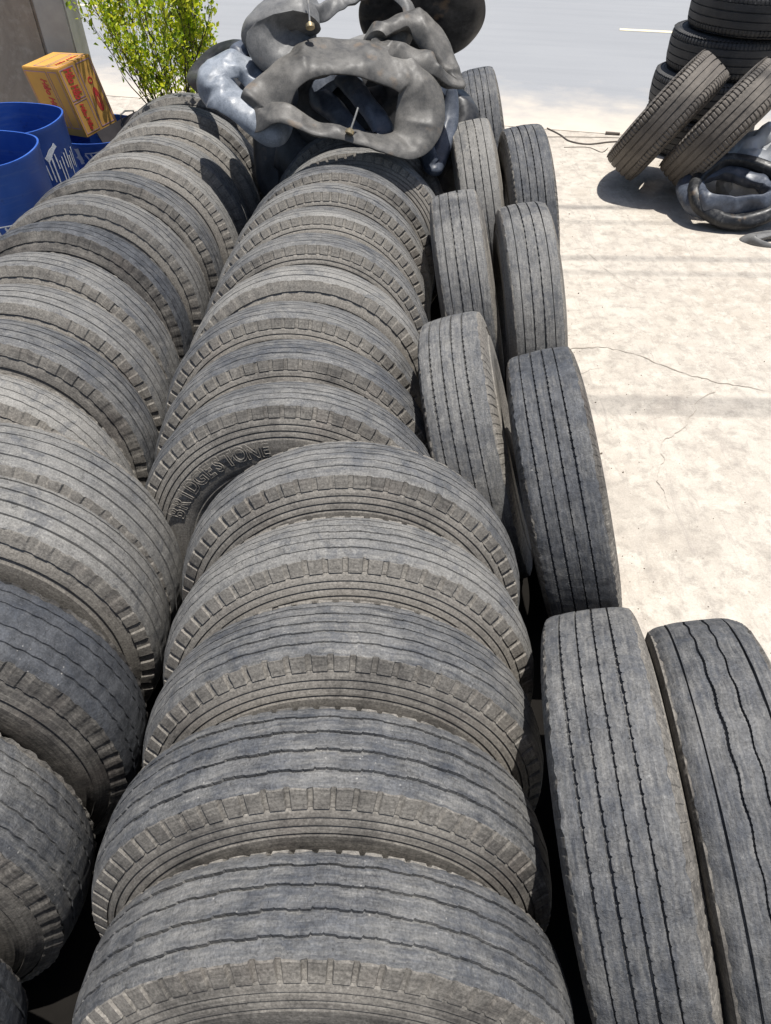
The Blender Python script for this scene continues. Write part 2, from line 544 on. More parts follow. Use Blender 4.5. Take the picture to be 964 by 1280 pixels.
    for u, rr in ((W / 2 + .001, R - .170 * k), (W / 2 - .003, R - .188 * k), (W / 2 - .005, R - .192 * k), (W / 2 - .004, R - .196 * k),
                  (W / 2 - .011, R - .212 * k), (W / 2 - .016, R - .226 * k), (W / 2 - .014, R - .230 * k), (W / 2 - .022, R - .244 * k),
                  (W / 2 - .030, rb + .005), (W / 2 - .036, rb), (W / 2 - .05, rb - .002), (W / 2 - .056, rb + .008),
                  (W / 2 - .043, R - .21 * k), (W / 2 - .030, R - .16 * k), (W / 2 - .033, R - .11 * k), (half - .012, R - .055 * k), (half * .5, R - .040 * k), (0, R - .036 * k)):
        rows.append((u, rr))
    U = np.array([np.ones(NS) * u for u, rr in rows]).T
    Rr = np.array([np.ones(NS) * rr for u, rr in rows]).T
    sides = []
    for sgn in (1, -1):
        co = np.stack([sgn * U, Rr * np.cos(phi)[:, None], Rr * np.sin(phi)[:, None]], -1)
        a, q, uv = grid(co, sgn > 0)
        sides.append(mesh_np(kind + '_sidewall', a, q, uv, smat or M['side'], 26))
    return dict(tread=tread, sides=sides, R=R, W=W, tw=tw)

def G(s, w=.006, d=.008, type='line', amp=.0025, per=8, nick=0, nw=.004):
    return dict(s=s, w=w, d=d, type=type, amp=amp, per=per, nick=nick, nw=nw)

V = {}
# notched shoulders and four stepped grooves
V['lug'] = tyre_meshes('lug', tw=.188, W=.272, grooves=[G(s, .0072, .008, 'step', .0012, 16, 8, .0032) for s in (-.063, -.022, .022, .063)], lugs=72, lug_depth=.0075, seed=1, crown=.012, slot_share=.26, edge_wear=.0009, NS=1152, lug_h=.038, flecks=True)
V['lugfine'] = tyre_meshes('lugfine', tw=.172, W=.268, grooves=[G(s, .0045, .005, 'step', .0008, 18, 9, .0018) for s in (-.058, -.029, 0, .029, .058)], NS=1152, lugs=64, lug_h=.033, lug_depth=.0085, seed=2, crown=.014, slot_share=.30, edge_wear=.0008)
# straight ribs, small shoulder nicks
V['rib'] = tyre_meshes('rib', tw=.190, W=.266, grooves=[G(s, .0062, .008, 'line', 0, 8, 0) for s in (-.063, -.022, .022, .063)], lugs=48, lug_depth=.0045, seed=3, ribs=2, crown=.014)
V['ribsmooth'] = tyre_meshes('ribsmooth', tw=.172, W=.266, grooves=[G(s, .0048, .005, 'zig', .0012, 8, 0) for s in (-.056, -.024, .024, .056)], lugs=64, lug_depth=.004, seed=4, ribs=2, crown=.018)
# fine-siped steer tyre: five ribs with nicked groove edges
V['steer'] = tyre_meshes('steer', tw=.205, W=.258, grooves=[G(s, .0050, .010, 'zig', .0005, 9, 9, .005) for s in (-.067, -.028, .010, .049)], NS=1152, lugs=96, lug_depth=.003, seed=5, ribs=1, crown=.007)
# two outer straight grooves and two wavy ones between
V['wavy'] = tyre_meshes('wavy', tw=.208, W=.262, grooves=[G(-.066, .005, .010), G(-.022, .0046, .010, 'wave', .0017, 32, 4, .0026), G(.022, .0046, .010, 'wave', .0017, 32, 4, .0026), G(.068, .005, .010)], NS=1152, lugs=0, seed=6, ribs=1, crown=.009, roundness=.007)
V['straight'] = tyre_meshes('straight', tw=.200, W=.258, grooves=[G(-.067, .0055, .009), G(-.024, .0065, .010, 'zig', .0008, 6, 6, .002), G(.019, .0065, .010, 'zig', .0008, 6, 6, .002), G(.061, .0055, .009)], lugs=0, seed=7, ribs=1, crown=.008)
V['wide'] = tyre_meshes('wide', R=.50, tw=.27, W=.315, rb=.27, grooves=[G(s, .012, .010) for s in (-.078, -.026, .026, .078)], lugs=96, lug_depth=.006, seed=8, NS=576, ribs=2, shoulder_cut=6, crown=.010, roundness=.016, tmat=M['ctread'], smat=M['ctread'])
V['wideblack'] = tyre_meshes('wideblack', R=.50, tw=.27, W=.315, rb=.27, grooves=[G(s, .010, .010) for s in (-.085, -.03, .03, .085)], lugs=96, lug_depth=.006, seed=9, NS=576, ribs=2, shoulder_cut=6, crown=.010, roundness=.016, tmat=M['btread'], smat=M['btread'])

def tyre(variant, loc, rot, label, group, dust=.5, scale=1.0, spin=None, name='truck_tyre', cat='truck tyre', at_axle=False, width=1.0):
    v = V[variant]
    root = empty(name, loc, rot)
    root.scale = (scale * width, scale, scale)
    tag(root, label, cat, group)
    sp = rng.uniform(0, 6.28) if spin is None else spin
    kids = []
    for nm, me in (('tread', v['tread']), ('sidewall', v['sides'][0]), ('sidewall', v['sides'][1])):
        o = link_mesh(nm, me, root)
        o.location = (0, 0, 0 if at_axle else v['R'])
        o.rotation_euler = (sp, 0, 0)
        o['dust'] = float(dust)
        kids.append(o)
    return root, kids

MID, LEFT, SIDE = 'truck tyres standing in the middle row', 'truck tyres standing in the left row', 'truck tyres leaning along the right of the middle row'
# (y, x, variant, dust, scale, tilt about x axis, yaw, label)
mid = [
 (.385, -.122, 'lug', .55, .965, 1.5, -1, 'worn truck tyre nearest the camera in the middle row, cut by the bottom edge'),
 (.655, -.136, 'lug', .50, .99, 1, 1, 'blue-grey truck tyre second from the front of the middle row'),
 (.940, -.108, 'lugfine', .56, .985, 0, -.5, 'grey truck tyre third from the front of the middle row'),
 (1.203, -.100, 'lugfine', .78, 1.0, 1, .6, 'brownish dusty truck tyre fourth from the front of the middle row'),
 (1.490, -.106, 'lugfine', .62, 1.01, -1, 0, 'truck tyre hiding the right half of the one with raised lettering'),
 (1.795, -.300, 'lugfine', .55, 1.01, 1, -1, 'truck tyre with large raised outline lettering on its dark sidewall, middle row'),
 (2.060, -.320, 'lugfine', .52, 1.0, 1, 1, 'truck tyre directly behind the one with raised lettering, middle row'),
 (2.320, -.345, 'lugfine', .60, 1.0, 0, 0, 'second truck tyre behind the one with raised lettering, middle row'),
 (2.602, -.320, 'rib', .98, 1.0, 0, 1, 'palest dust-coated truck tyre of the middle row'),
 (2.900, -.310, 'lugfine', .62, 1.0, -1, 0, 'truck tyre just behind the palest one in the middle row'),
 (3.188, -.300, 'lugfine', .86, 1.0, 1, 1, 'pale grey truck tyre second behind the palest one, middle row'),
 (3.459, -.285, 'lug', .70, 1.0, 0, -1, 'truck tyre third from the inner tube heap in the middle row'),
 (3.700, -.250, 'lugfine', .52, 1.0, 0, 1, 'dark truck tyre second from the inner tube heap, middle row'),
 (3.965, -.165, 'lugfine', .72, 1.0, 1, 0, 'truck tyre with fine notched shoulder at the foot of the inner tube heap, middle row'),
]
for y, x, v, d, sc, tl, yw, lab in mid:
    spin = None
    ln = 10 + tl
    r, kids = tyre(v, (x, y - math.sin(R_(ln)) * 1.0 * sc, .10 * math.sin(R_(ln))), (0, R_(ln), R_(90 + yw)), lab, MID, d, sc)
    if 'outline lettering' in lab: LET = (r, kids)
for y, x in ((4.28, -.15), (4.58, -.12), (4.88, -.14)):
    tyre('lugfine', (x, y - .17, .02), (0, R_(10), R_(90)), 'truck tyre of the middle row buried under the inner tube heap', MID, .5, 1.0)

left = [
 (.330, -1.295, 'rib', .22, 1, 'blackest truck tyre in the bottom left corner, nearest of the left row'),
 (.700, -1.245, 'ribsmooth', .50, 1, 'olive-grey smooth-worn truck tyre second from the front of the left row'),
 (1.025, -1.190, 'ribsmooth', .26, 1, 'dark scuffed truck tyre third from the front of the left row'),
 (1.370, -1.195, 'rib', .80, 1, 'pale ribbed truck tyre fourth from the front of the left row'),
 (1.580, -1.190, 'rib', .72, 1.0, 'grey ribbed truck tyre beside the one with raised lettering, fifth in the left row'),
 (1.920, -1.395, 'ribsmooth', 1.1, .97, 'whitest dust-caked truck tyre of the left row'),
 (2.185, -1.400, 'rib', .50, 1, 'blue-grey ribbed truck tyre just behind the whitest one in the left row'),
 (2.440, -1.400, 'rib', .70, 1, 'truck tyre second behind the whitest one in the left row'),
 (2.720, -1.425, 'rib', .64, 1, 'truck tyre third behind the whitest one in the left row'),
 (3.030, -1.430, 'ribsmooth', .28, 1, 'darkest blue-black tread in the far half of the left row'),
 (3.320, -1.400, 'rib', .86, 1, 'pale truck tyre just behind the blue-black one, left row'),
 (3.610, -1.370, 'rib', .50, 1, 'truck tyre second behind the blue-black one, left row'),
 (3.885, -1.310, 'ribsmooth', .85, 1, 'sandy shouldered truck tyre third behind the blue-black one, left row'),
 (4.140, -1.290, 'rib', .62, 1, 'grey truck tyre fourth from the far end of the left row'),
 (4.400, -1.260, 'ribsmooth', .95, 1, 'brownish smooth truck tyre third from the far end of the left row'),
 (4.690, -1.250, 'rib', .66, 1, 'truck tyre second from the far end of the left row'),
 (4.960, -1.250, 'ribsmooth', .58, 1, 'truck tyre at the far end of the left row in front of the shrub'),
]
for i, (y, x, v, d, sc, lab) in enumerate(left):
    wd = 1.24 if i < 3 else (1.10 if i < 5 else 1.05)
    ln = (9 if i < 4 else 10) + rng.uniform(-1.5, 1.5)
    tyre(v, (x, y - math.sin(R_(ln)) * 1.0 * sc, .10 * math.sin(R_(ln))), (0, R_(ln), R_(90 + rng.uniform(-2, 2))), lab, LEFT, d, sc, width=wd)

side = [   # x at base, y, lean, yaw
 (.750, .700, 18, -4, 'steer', .50, 1.0, 'near truck tyre of five ribs with nicked grooves, at the bottom right'),
 (.515, 2.125, 17, -2, 'steer', .60, 1.0, 'leaning truck tyre against the right side of the row, level with the raised lettering'),
 (.525, 3.280, 12, -1, 'straight', .66, 1.0, 'leaning truck tyre third from the front of the inner right line'),
 (.690, 4.350, 12, -1, 'straight', .86, 1.0, 'leaning truck tyre beside the inner tube heap, fourth in the inner right line'),
 (.815, 5.480, 11, -1, 'steer', .45, 1.0, 'farthest leaning truck tyre, right of the inner tube heap by the road'),
 (1.010, .665, 18, -4, 'wavy', .50, 1.0, 'smooth truck tyre with two wavy grooves in the bottom right corner'),
 (.800, 1.880, 17, -3, 'steer', .40, 1.0, 'large dark-bottomed truck tyre by the bare concrete, second of the outer right line'),
 (.775, 3.130, 9, -1, 'straight', .66, 1.0, 'truck tyre with straight grooves by the bare concrete, third of the outer right line'),
 (.925, 4.245, 9, 0, 'steer', .45, 1.0, 'farthest truck tyre of the outer right line beside bare concrete'),
]
for x, y, ln, yw, v, d, sc, lab in side:
    tyre(v, (x, y, .11 * math.sin(R_(ln))), (0, R_(-ln), R_(yw)), lab, SIDE, d, sc)

# raised outline lettering on the sidewall of one tyre
def letters(parent, word, a0, a1, rad, height, u):
    n = len(word)
    bm = bmesh.new()
    for i, ch in enumerate(word):
        cu = bpy.data.curves.new('letter', 'FONT')
        cu.body = ch; cu.fill_mode = 'NONE'; cu.bevel_depth = .019; cu.bevel_resolution = 1; cu.resolution_u = 3
        cu.offset = .02; cu.align_x = 'CENTER'; cu.size = 1.0
        ob = bpy.data.objects.new('letter', cu); COL.objects.link(ob)
        dg = bpy.context.evaluated_depsgraph_get(); dg.update()
        me = bpy.data.meshes.new_from_object(ob.evaluated_get(dg))
        bpy.data.objects.remove(ob)
        ang = a0 + (a1 - a0) * i / (n - 1)
        s = height / .72
        base = len(bm.verts)
        bm.from_mesh(me)
        bm.verts.ensure_lookup_table()
        for v in bm.verts[base:]:
            x, y, z = v.co
            aa = ang - (x * s * .80) / rad
            r = rad - height / 2 + y * s
            v.co = Vector((u(r) - z * s * 1.3, -r * math.cos(aa), r * math.sin(aa)))
        bpy.data.meshes.remove(me)
    o = from_bm('raised_lettering', bm, M['side'], parent)
    return o
lr, lk = LET
for k in lk: k.rotation_euler = (0, 0, 0)
lt = letters(lk[2], 'BRIDGESTONE', R_(157), R_(99), .392, .052, lambda r: -(.1375 - max(0, (.37 - r)) * .25) )
lt['dust'] = 1.2  # made paler to stand in for faint light on the letter outlines

# ------------------------------------------------------------------ ground and road
def sheet(name, x0, x1, y0, y1, z, mat, rot=0, loc=(0, 0), div=1):
    bm = bmesh.new()
    vs = [bm.verts.new(p) for p in ((x0, y0, 0), (x1, y0, 0), (x1, y1, 0), (x0, y1, 0))]
    bm.faces.new(vs)
    o = from_bm(name, bm, mat, smooth=False)
    o.location = (loc[0], loc[1], z); o.rotation_euler = (0, 0, rot)
    return tag(o, kind='structure')
sheet('ground', -150, 150, -60, 300, 0, M['concrete'])
# near-black sheet imitating the shade under and between the tyre rows
def row_shade():
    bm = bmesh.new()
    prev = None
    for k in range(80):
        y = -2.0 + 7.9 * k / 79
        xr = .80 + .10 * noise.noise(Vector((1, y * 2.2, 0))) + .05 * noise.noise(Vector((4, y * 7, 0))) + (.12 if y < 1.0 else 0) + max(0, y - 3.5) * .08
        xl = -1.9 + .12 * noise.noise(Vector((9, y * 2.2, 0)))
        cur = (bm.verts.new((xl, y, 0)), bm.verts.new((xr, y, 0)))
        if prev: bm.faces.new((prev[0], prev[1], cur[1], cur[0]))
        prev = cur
    o = from_bm('row_shade_sheet', bm, M['row_shade'], smooth=False); o.location.z = .004
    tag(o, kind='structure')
row_shade()
RA = math.atan2(-.245, 1)
sheet('road', -150, 150, 0, 9.0, .004, M['asphalt'], RA, (0, 8.15))
def dash(s, d, ln=1.0, w=.13):
    c, sn = math.cos(RA), math.sin(RA)
    o = sheet('lane_marking', -ln / 2, ln / 2, -w / 2, w / 2, .008, M['paint'], RA, (c * s - sn * d, 8.15 + sn * s + c * d))
    return o
dash(2.32 + 1.5, 4.72, 3.0); dash(-6.8, 4.45, 3.0)
# cracks in the slab
def crack(pts, w=.0042):
    P = []
    for a, b in zip(pts, pts[1:]):
        for k in range(14):
            t = k / 14; P.append((a[0] + (b[0] - a[0]) * t, a[1] + (b[1] - a[1]) * t))
    P.append(pts[-1])
    bm = bmesh.new(); prev = None
    for i, (x, y) in enumerate(P):
        nx = noise.noise(Vector((x * 5, y * 5, 3))) * .05; ny = noise.noise(Vector((x * 5, y * 5, 9))) * .05
        nx += noise.noise(Vector((x * 22, y * 22, 3))) * .018; ny += noise.noise(Vector((x * 22, y * 22, 9))) * .018
        ww = w * (.35 + .9 * abs(noise.noise(Vector((x * 9, y * 9, 5)))) * 2) * min(1, (i + 1) / 6, (len(P) - i) / 6)
        a = bm.verts.new((x + nx, y + ny - ww, 0)); b = bm.verts.new((x + nx + ww * .6, y + ny + ww, 0))
        if prev: bm.faces.new((prev[0], a, b, prev[1]))
        prev = (a, b)
    o = from_bm('ground_crack', bm, M['crack'], smooth=False); o.location.z = .003
    tag(o, kind='structure')
crack([(0.995, 3.707), (1.241, 3.743), (1.465, 3.672), (1.727, 3.438), (1.901, 3.343), (2.131, 3.251)])
crack([(1.868, 3.312), (1.705, 3.191), (1.589, 2.979), (1.376, 2.782), (1.322, 2.542), (1.299, 2.323)])
crack([(0.993, 3.422), (1.281, 3.486)], .003)
crack([(1.423, 5.205), (1.548, 4.692), (1.684, 4.351)], .003)

# ------------------------------------------------------------------ wide tyres at the right
AX = Vector((-.72, .44, .54)).normalized()
def axle_rot(ax):
    return ax.to_track_quat('X', 'Z').to_euler()
WIDE = 'wide tyres at the right edge'
tyre('wide', (2.25, 6.28, .52), axle_rot(AX), 'brownish wide tyre tipped over on the concrete, left of its twin, casting a round shadow', WIDE, .58, 1.0, name='wide_tyre', cat='tyre', at_axle=True)
tyre('wide', (2.63, 6.06, .52), axle_rot(Vector((-.70, .46, .54)).normalized()), 'brownish wide tyre tipped over, wedged between its twin and the inner tube pile', WIDE, .52, 1.0, name='wide_tyre', cat='tyre', at_axle=True)
for k, (dx, dy, lab) in enumerate(((-.06, 0, 'lowest black wide tyre lying at the bottom of the stack by the road'),
                                   (-.05, .0, 'black wide tyre lying second from the bottom of the stack, behind the tipped tyres'),
                                   (.03, .02, 'black wide tyre lying in the upper half of the stack by the road'),
                                   (.12, -.02, 'topmost visible black wide tyre of the stack, cut by the top edge'))):
    tyre('wideblack', (2.98 + dx, 7.30 + dy, .157 + .314 * k), (0, R_(90), R_(40 * k)), lab, WIDE, .5 if k < 2 else .3, 1.0, name='wide_tyre', cat='tyre', at_axle=True)

# ------------------------------------------------------------------ inner tubes
def flat_tube(bm, ctrl, per=18, n=36, facet=.0, ffreq=6.0, crumple=.02, cfreq=2.7, seed=0, power=.75, closed=True):
    """deflated tube: ctrl rows are position(3), width direction(3), half width, half thickness"""
    C = np.array([list(c[0]) + list(c[1]) + [c[2], c[3]] for c in ctrl], float)
    K = catmull(C, closed, per)
    P = K[:, :3]; ns = len(P)
    if closed: T = np.roll(P, -1, 0) - np.roll(P, 1, 0)
    else: T = np.gradient(P, axis=0)
    T /= np.linalg.norm(T, axis=1)[:, None] + 1e-9
    Dv = K[:, 3:6]
    Dv = Dv - (Dv * T).sum(1)[:, None] * T
    Dv /= np.linalg.norm(Dv, axis=1)[:, None] + 1e-9
    Nn = np.cross(T, Dv)
    th = np.arange(n) * 2 * PI / n
    rings = []
    off = Vector((seed * 7.1, seed * 3.3, seed * 1.7))
    for i in range(ns):
        w, t = max(K[i, 6], .01), max(K[i, 7], .006)
        ring = []
        for a in th:
            c, s = math.cos(a), math.sin(a)
            x = math.copysign(abs(c) ** .9, c) * w; y = math.copysign((1 - abs(c) ** 3) ** .8, s) * t if abs(s) > 1e-6 else 0
            p = Vector(P[i] + Dv[i] * x + Nn[i] * y)
            q = p * cfreq + off
            f = noise.noise_vector(q) * crumple + noise.noise_vector(q * 2.3) * crumple * .45
            ctr = Vector(P[i] + Dv[i] * x)
            q2 = ctr * (cfreq * .9) + off * 1.3
            rg = 1 - abs(noise.noise(q2)) * 2.2
            rg2 = 1 - abs(noise.noise(q2 * 2.1 + Vector((5, 5, 5)))) * 2.2
            fade = 1 - .75 * c * c
            f = f * .6 + Vector(Nn[i]) * fade * ((max(0, rg) ** 2 - .3) * crumple * 1.3 + (max(0, rg2) ** 2 - .3) * crumple * .35)
            if facet:
                fp = ctr * ffreq + off + Vector(noise.noise_vector(ctr * 5)) * .5
                dd = noise.voronoi(fp)[0]
                f += Vector(Nn[i]) * ((.5 - min(dd[1] - dd[0], .62)) * facet * (1 - .5 * c * c))
            ring.append(bm.verts.new(p + f))
        rings.append(ring)
    for i in range(ns if closed else ns - 1):
        A, B = rings[i], rings[(i + 1) % ns]
        for k in range(n):
            bm.faces.new((A[k], A[(k + 1) % n], B[(k + 1) % n], B[k]))
    if not closed:
        bm.faces.new(rings[0][::-1]); bm.faces.new(rings[-1])

def valve(parent, base, direction, ln=.09):
    bm = bmesh.new()
    d = Vector(direction).normalized(); b = Vector(base)
    tube_path(bm, [b - d * .004, b + d * .012], .022, 14)
    tube_path(bm, [b + d * .010, b + d * .020], .012, 6)
    from_bm('valve_nut', bm, M['brass'], parent)
    bm = bmesh.new()
    tube_path(bm, [b + d * .018, b + d * ln * .5 + Vector((.002, 0, .003)), b + d * ln], .0052, 8)
    from_bm('valve_stem', bm, M['steel'], parent)

TUBES = 'deflated inner tubes heaped on the middle row'
RT = 'inner tubes dumped on the concrete at the right'
def inner_tube(ctrl, mat, label, group=TUBES, valve_at=None, **kw):
    P0 = np.mean([c[0] for c in ctrl], axis=0); zmin = min(c[0][2] for c in ctrl)
    base = Vector((P0[0], P0[1], zmin))
    root = empty('inner_tube', base)
    tag(root, label, 'inner tube', group)
    bm = bmesh.new()
    flat_tube(bm, [((c[0][0] - base.x, c[0][1] - base.y, c[0][2] - base.z), c[1], c[2], c[3]) for c in ctrl], **kw)
    o = from_bm('rubber_body', bm, M[mat], root, angle=75)
    s = o.modifiers.new('smooth', 'SUBSURF'); s.levels = 1; s.render_levels = 1
    if valve_at:
        valve(root, Vector(valve_at[0]) - base, valve_at[1], valve_at[2] if len(valve_at) > 2 else .09)
    return root
inner_tube([
 ((-0.598, 3.900, 1.235), (-0.507, -0.608, -0.611), 0.125, 0.02),
 ((-0.503, 3.980, 1.355), (-0.830, 0.513, 0.221), 0.105, 0.03),
 ((-0.381, 4.080, 1.407), (-0.376, 0.864, 0.335), 0.135, 0.035),
 ((-0.207, 4.120, 1.419), (0.000, 0.948, 0.319), 0.145, 0.035),
 ((-0.008, 4.130, 1.375), (0.291, 0.892, 0.346), 0.14, 0.04),
 ((0.155, 4.100, 1.301), (0.825, 0.548, 0.139), 0.125, 0.03),
 ((0.176, 4.000, 1.163), (0.984, -0.034, -0.174), 0.125, 0.03),
 ((0.094, 3.900, 1.072), (0.612, -0.684, -0.398), 0.1, 0.025),
 ((-0.108, 3.830, 1.121), (0.000, -0.994, -0.113), 0.06, 0.018),
 ((-0.324, 3.820, 1.171), (-0.104, -0.988, -0.113), 0.06, 0.018),
 ((-0.497, 3.850, 1.241), (-0.302, -0.852, -0.429), 0.07, 0.02)],
 'tube_grey', 'crumpled grey inner tube at the front of the heap, its opening gaping at the camera', TUBES, crumple=0.018, facet=0.022, ffreq=5.5, seed=1, valve_at=((-0.176, 3.775, 1.170), (0.355, 0.500, 0.790), 0.12))
inner_tube([
 ((-0.524, 4.220, 1.467), (-0.153, 0.826, 0.542), 0.21, 0.09),
 ((-0.466, 4.400, 1.570), (-0.303, 0.928, 0.217), 0.16, 0.07),
 ((-0.339, 4.420, 1.539), (0.199, 0.914, 0.354), 0.07, 0.025),
 ((-0.175, 4.500, 1.574), (0.000, 0.990, 0.144), 0.04, 0.018),
 ((-0.008, 4.550, 1.600), (0.196, 0.970, 0.141), 0.04, 0.018),
 ((0.109, 4.500, 1.546), (0.609, 0.790, -0.070), 0.05, 0.02),
 ((0.076, 4.420, 1.445), (0.309, -0.070, -0.948), 0.06, 0.02),
 ((-0.112, 4.330, 1.410), (0.000, -0.222, -0.975), 0.06, 0.02),
 ((-0.335, 4.200, 1.384), (-0.105, 0.888, 0.447), 0.09, 0.05)],
 'tube_pale', 'pale grey inner tube bulging behind the front one, upper left of the heap', TUBES, crumple=0.024, facet=0.04, ffreq=6.5, seed=2, valve_at=((-0.366, 4.120, 1.540), (-0.099, 0.628, 0.772), 0.15))
inner_tube([
 ((0.393, 4.720, 1.480), (1.150, 0.000, 0.000), 0.16, 0.05),
 ((0.349, 4.676, 1.552), (0.881, -0.267, 0.437), 0.16, 0.05),
 ((0.236, 4.652, 1.590), (0.200, -0.410, 0.670), 0.16, 0.05),
 ((0.108, 4.661, 1.577), (-0.575, -0.360, 0.589), 0.16, 0.05),
 ((0.025, 4.697, 1.518), (-1.081, -0.142, 0.233), 0.16, 0.05),
 ((0.025, 4.743, 1.441), (-1.081, 0.142, -0.233), 0.16, 0.05),
 ((0.108, 4.779, 1.383), (-0.575, 0.360, -0.589), 0.16, 0.05),
 ((0.236, 4.788, 1.369), (0.200, 0.410, -0.670), 0.16, 0.05),
 ((0.349, 4.764, 1.408), (0.881, 0.267, -0.437), 0.16, 0.05)],
 'tube_black', 'black rounded inner tube overhanging the back right of the heap, dark underneath', TUBES, crumple=0.016, seed=3)
inner_tube([  # added filler, keeps the hollow behind the front opening dark
 ((-0.511, 4.420, 1.241), (-0.830, 0.513, 0.221), 0.16, 0.05),
 ((-0.361, 4.500, 1.280), (0.000, 0.893, 0.450), 0.17, 0.06),
 ((-0.075, 4.500, 1.269), (0.302, 0.852, 0.429), 0.17, 0.06),
 ((0.102, 4.420, 1.183), (0.830, 0.513, 0.221), 0.16, 0.05),
 ((-0.009, 4.340, 1.085), (0.318, -0.297, -0.900), 0.17, 0.06),
 ((-0.341, 4.340, 1.085), (-0.218, -0.306, -0.927), 0.17, 0.06)],
 'tube_black', 'black inner tube added to darken the hollow behind the front grey one', TUBES, crumple=0.022, seed=21)
inner_tube([  # added filler, hides lit concrete so the gap between rows reads black
 ((-0.663, 4.450, 0.971), (-0.722, 0.656, 0.221), 0.13, 0.05),
 ((-0.601, 4.550, 1.047), (0.000, 0.990, 0.144), 0.13, 0.05),
 ((-0.499, 4.350, 0.959), (0.830, 0.221, -0.513), 0.13, 0.05),
 ((-0.525, 4.250, 0.777), (0.408, -0.286, -0.867), 0.13, 0.05),
 ((-0.629, 4.300, 0.713), (-0.408, -0.286, -0.867), 0.12, 0.05)],
 'tube_black', 'black inner tube added to blacken the gap between left and middle rows', TUBES, crumple=0.016, seed=22)
inner_tube([  # added filler, blocks the bright ground beyond the right end
 ((0.369, 4.720, 1.086), (0.000, 0.990, 0.144), 0.12, 0.05),
 ((0.485, 4.600, 0.991), (0.793, 0.561, -0.239), 0.08, 0.05),
 ((0.350, 4.420, 0.711), (0.207, -0.217, -0.954), 0.15, 0.05),
 ((0.251, 4.550, 0.919), (-0.759, 0.461, -0.459), 0.12, 0.05)],
 'tube_black', 'black inner tube added to close a bright gap at the right end of the heap beside the leaning tyres', TUBES, crumple=0.016, seed=23)
inner_tube([
 ((-0.049, 4.300, 1.458), (0.000, 0.974, 0.228), 0.07, 0.03),
 ((0.095, 4.400, 1.501), (0.212, 0.974, 0.078), 0.09, 0.04),
 ((0.221, 4.380, 1.453), (0.808, 0.571, 0.144), 0.09, 0.04),
 ((0.317, 4.280, 1.341), (0.848, 0.524, 0.076), 0.06, 0.03),
 ((0.375, 4.200, 1.280), (0.912, -0.079, -0.403), 0.03, 0.012),
 ((0.272, 4.180, 1.307), (0.349, -0.903, -0.249), 0.06, 0.03),
 ((0.135, 4.200, 1.384), (0.000, -0.997, -0.080), 0.08, 0.04),
 ((0.000, 4.220, 1.412), (-0.229, -0.973, -0.003), 0.07, 0.03)],
 'tube_grey', 'creased grey inner tube ending in a point, right of the heap under the black one', TUBES, crumple=0.03, facet=0.034, ffreq=7.0, seed=4, cfreq=4)
inner_tube([
 ((-0.855, 4.020, 1.310), (-0.619, 0.729, 0.294), 0.09, 0.03),
 ((-0.772, 4.120, 1.378), (-0.302, 0.852, 0.429), 0.1, 0.04),
 ((-0.668, 4.120, 1.314), (0.609, 0.790, 0.074), 0.09, 0.04),
 ((-0.554, 3.980, 1.205), (0.814, -0.081, -0.576), 0.09, 0.04),
 ((-0.570, 3.880, 1.142), (0.331, -0.388, -0.860), 0.07, 0.03),
 ((-0.705, 3.920, 1.222), (-0.640, -0.753, -0.153), 0.1, 0.04)],
 'tube_white', 'inner tube with sun highlight put into its blue-white colour at the left of the heap', TUBES, crumple=0.02, facet=0.045, ffreq=7.5, seed=5)
inner_tube([
 ((-1.106, 4.750, 1.170), (-0.640, 0.753, 0.153), 0.06, 0.04),
 ((-1.005, 4.850, 1.261), (-0.291, 0.892, 0.346), 0.06, 0.04),
 ((-0.832, 4.750, 1.314), (0.199, 0.914, 0.354), 0.06, 0.04),
 ((-0.676, 4.550, 1.269), (0.778, 0.629, 0.002), 0.06, 0.04),
 ((-0.721, 4.400, 1.188), (0.331, -0.388, -0.860), 0.06, 0.04),
 ((-0.939, 4.500, 1.191), (-0.444, -0.233, -0.865), 0.06, 0.04)],
 'tube_black', 'thin dark inner tube behind the blue-white one at the far left of the heap', TUBES, crumple=0.015, seed=6)
inner_tube([
 ((-0.759, 4.300, 1.373), (-0.424, 0.823, 0.377), 0.06, 0.04),
 ((-0.641, 4.400, 1.413), (0.000, 0.932, 0.362), 0.06, 0.04),
 ((-0.546, 4.200, 1.313), (0.688, 0.650, -0.323), 0.09, 0.05),
 ((-0.568, 4.120, 1.223), (0.212, -0.522, -0.826), 0.09, 0.04),
 ((-0.659, 4.150, 1.289), (-0.667, 0.238, -0.706), 0.07, 0.04)],
 'tube_blue', 'small blue-grey inner tube squeezed between the pale bulge and the blue-white one', TUBES, crumple=0.02, seed=7)
inner_tube([
 ((-0.353, 4.300, 1.195), (-0.505, 0.785, 0.359), 0.07, 0.03),
 ((-0.244, 4.350, 1.277), (0.212, 0.823, 0.527), 0.07, 0.03),
 ((-0.135, 4.200, 1.221), (0.793, 0.560, 0.242), 0.06, 0.03),
 ((-0.008, 4.050, 1.091), (0.793, 0.560, 0.242), 0.06, 0.03),
 ((-0.115, 4.080, 1.043), (-0.598, -0.251, -0.761), 0.05, 0.03),
 ((-0.265, 4.200, 1.144), (-0.855, 0.001, -0.518), 0.06, 0.03)],
 'tube_blue', 'blue-black inner tube strip seen inside the opening of the front tube', TUBES, crumple=0.015, facet=0.03, ffreq=8.0, seed=8)
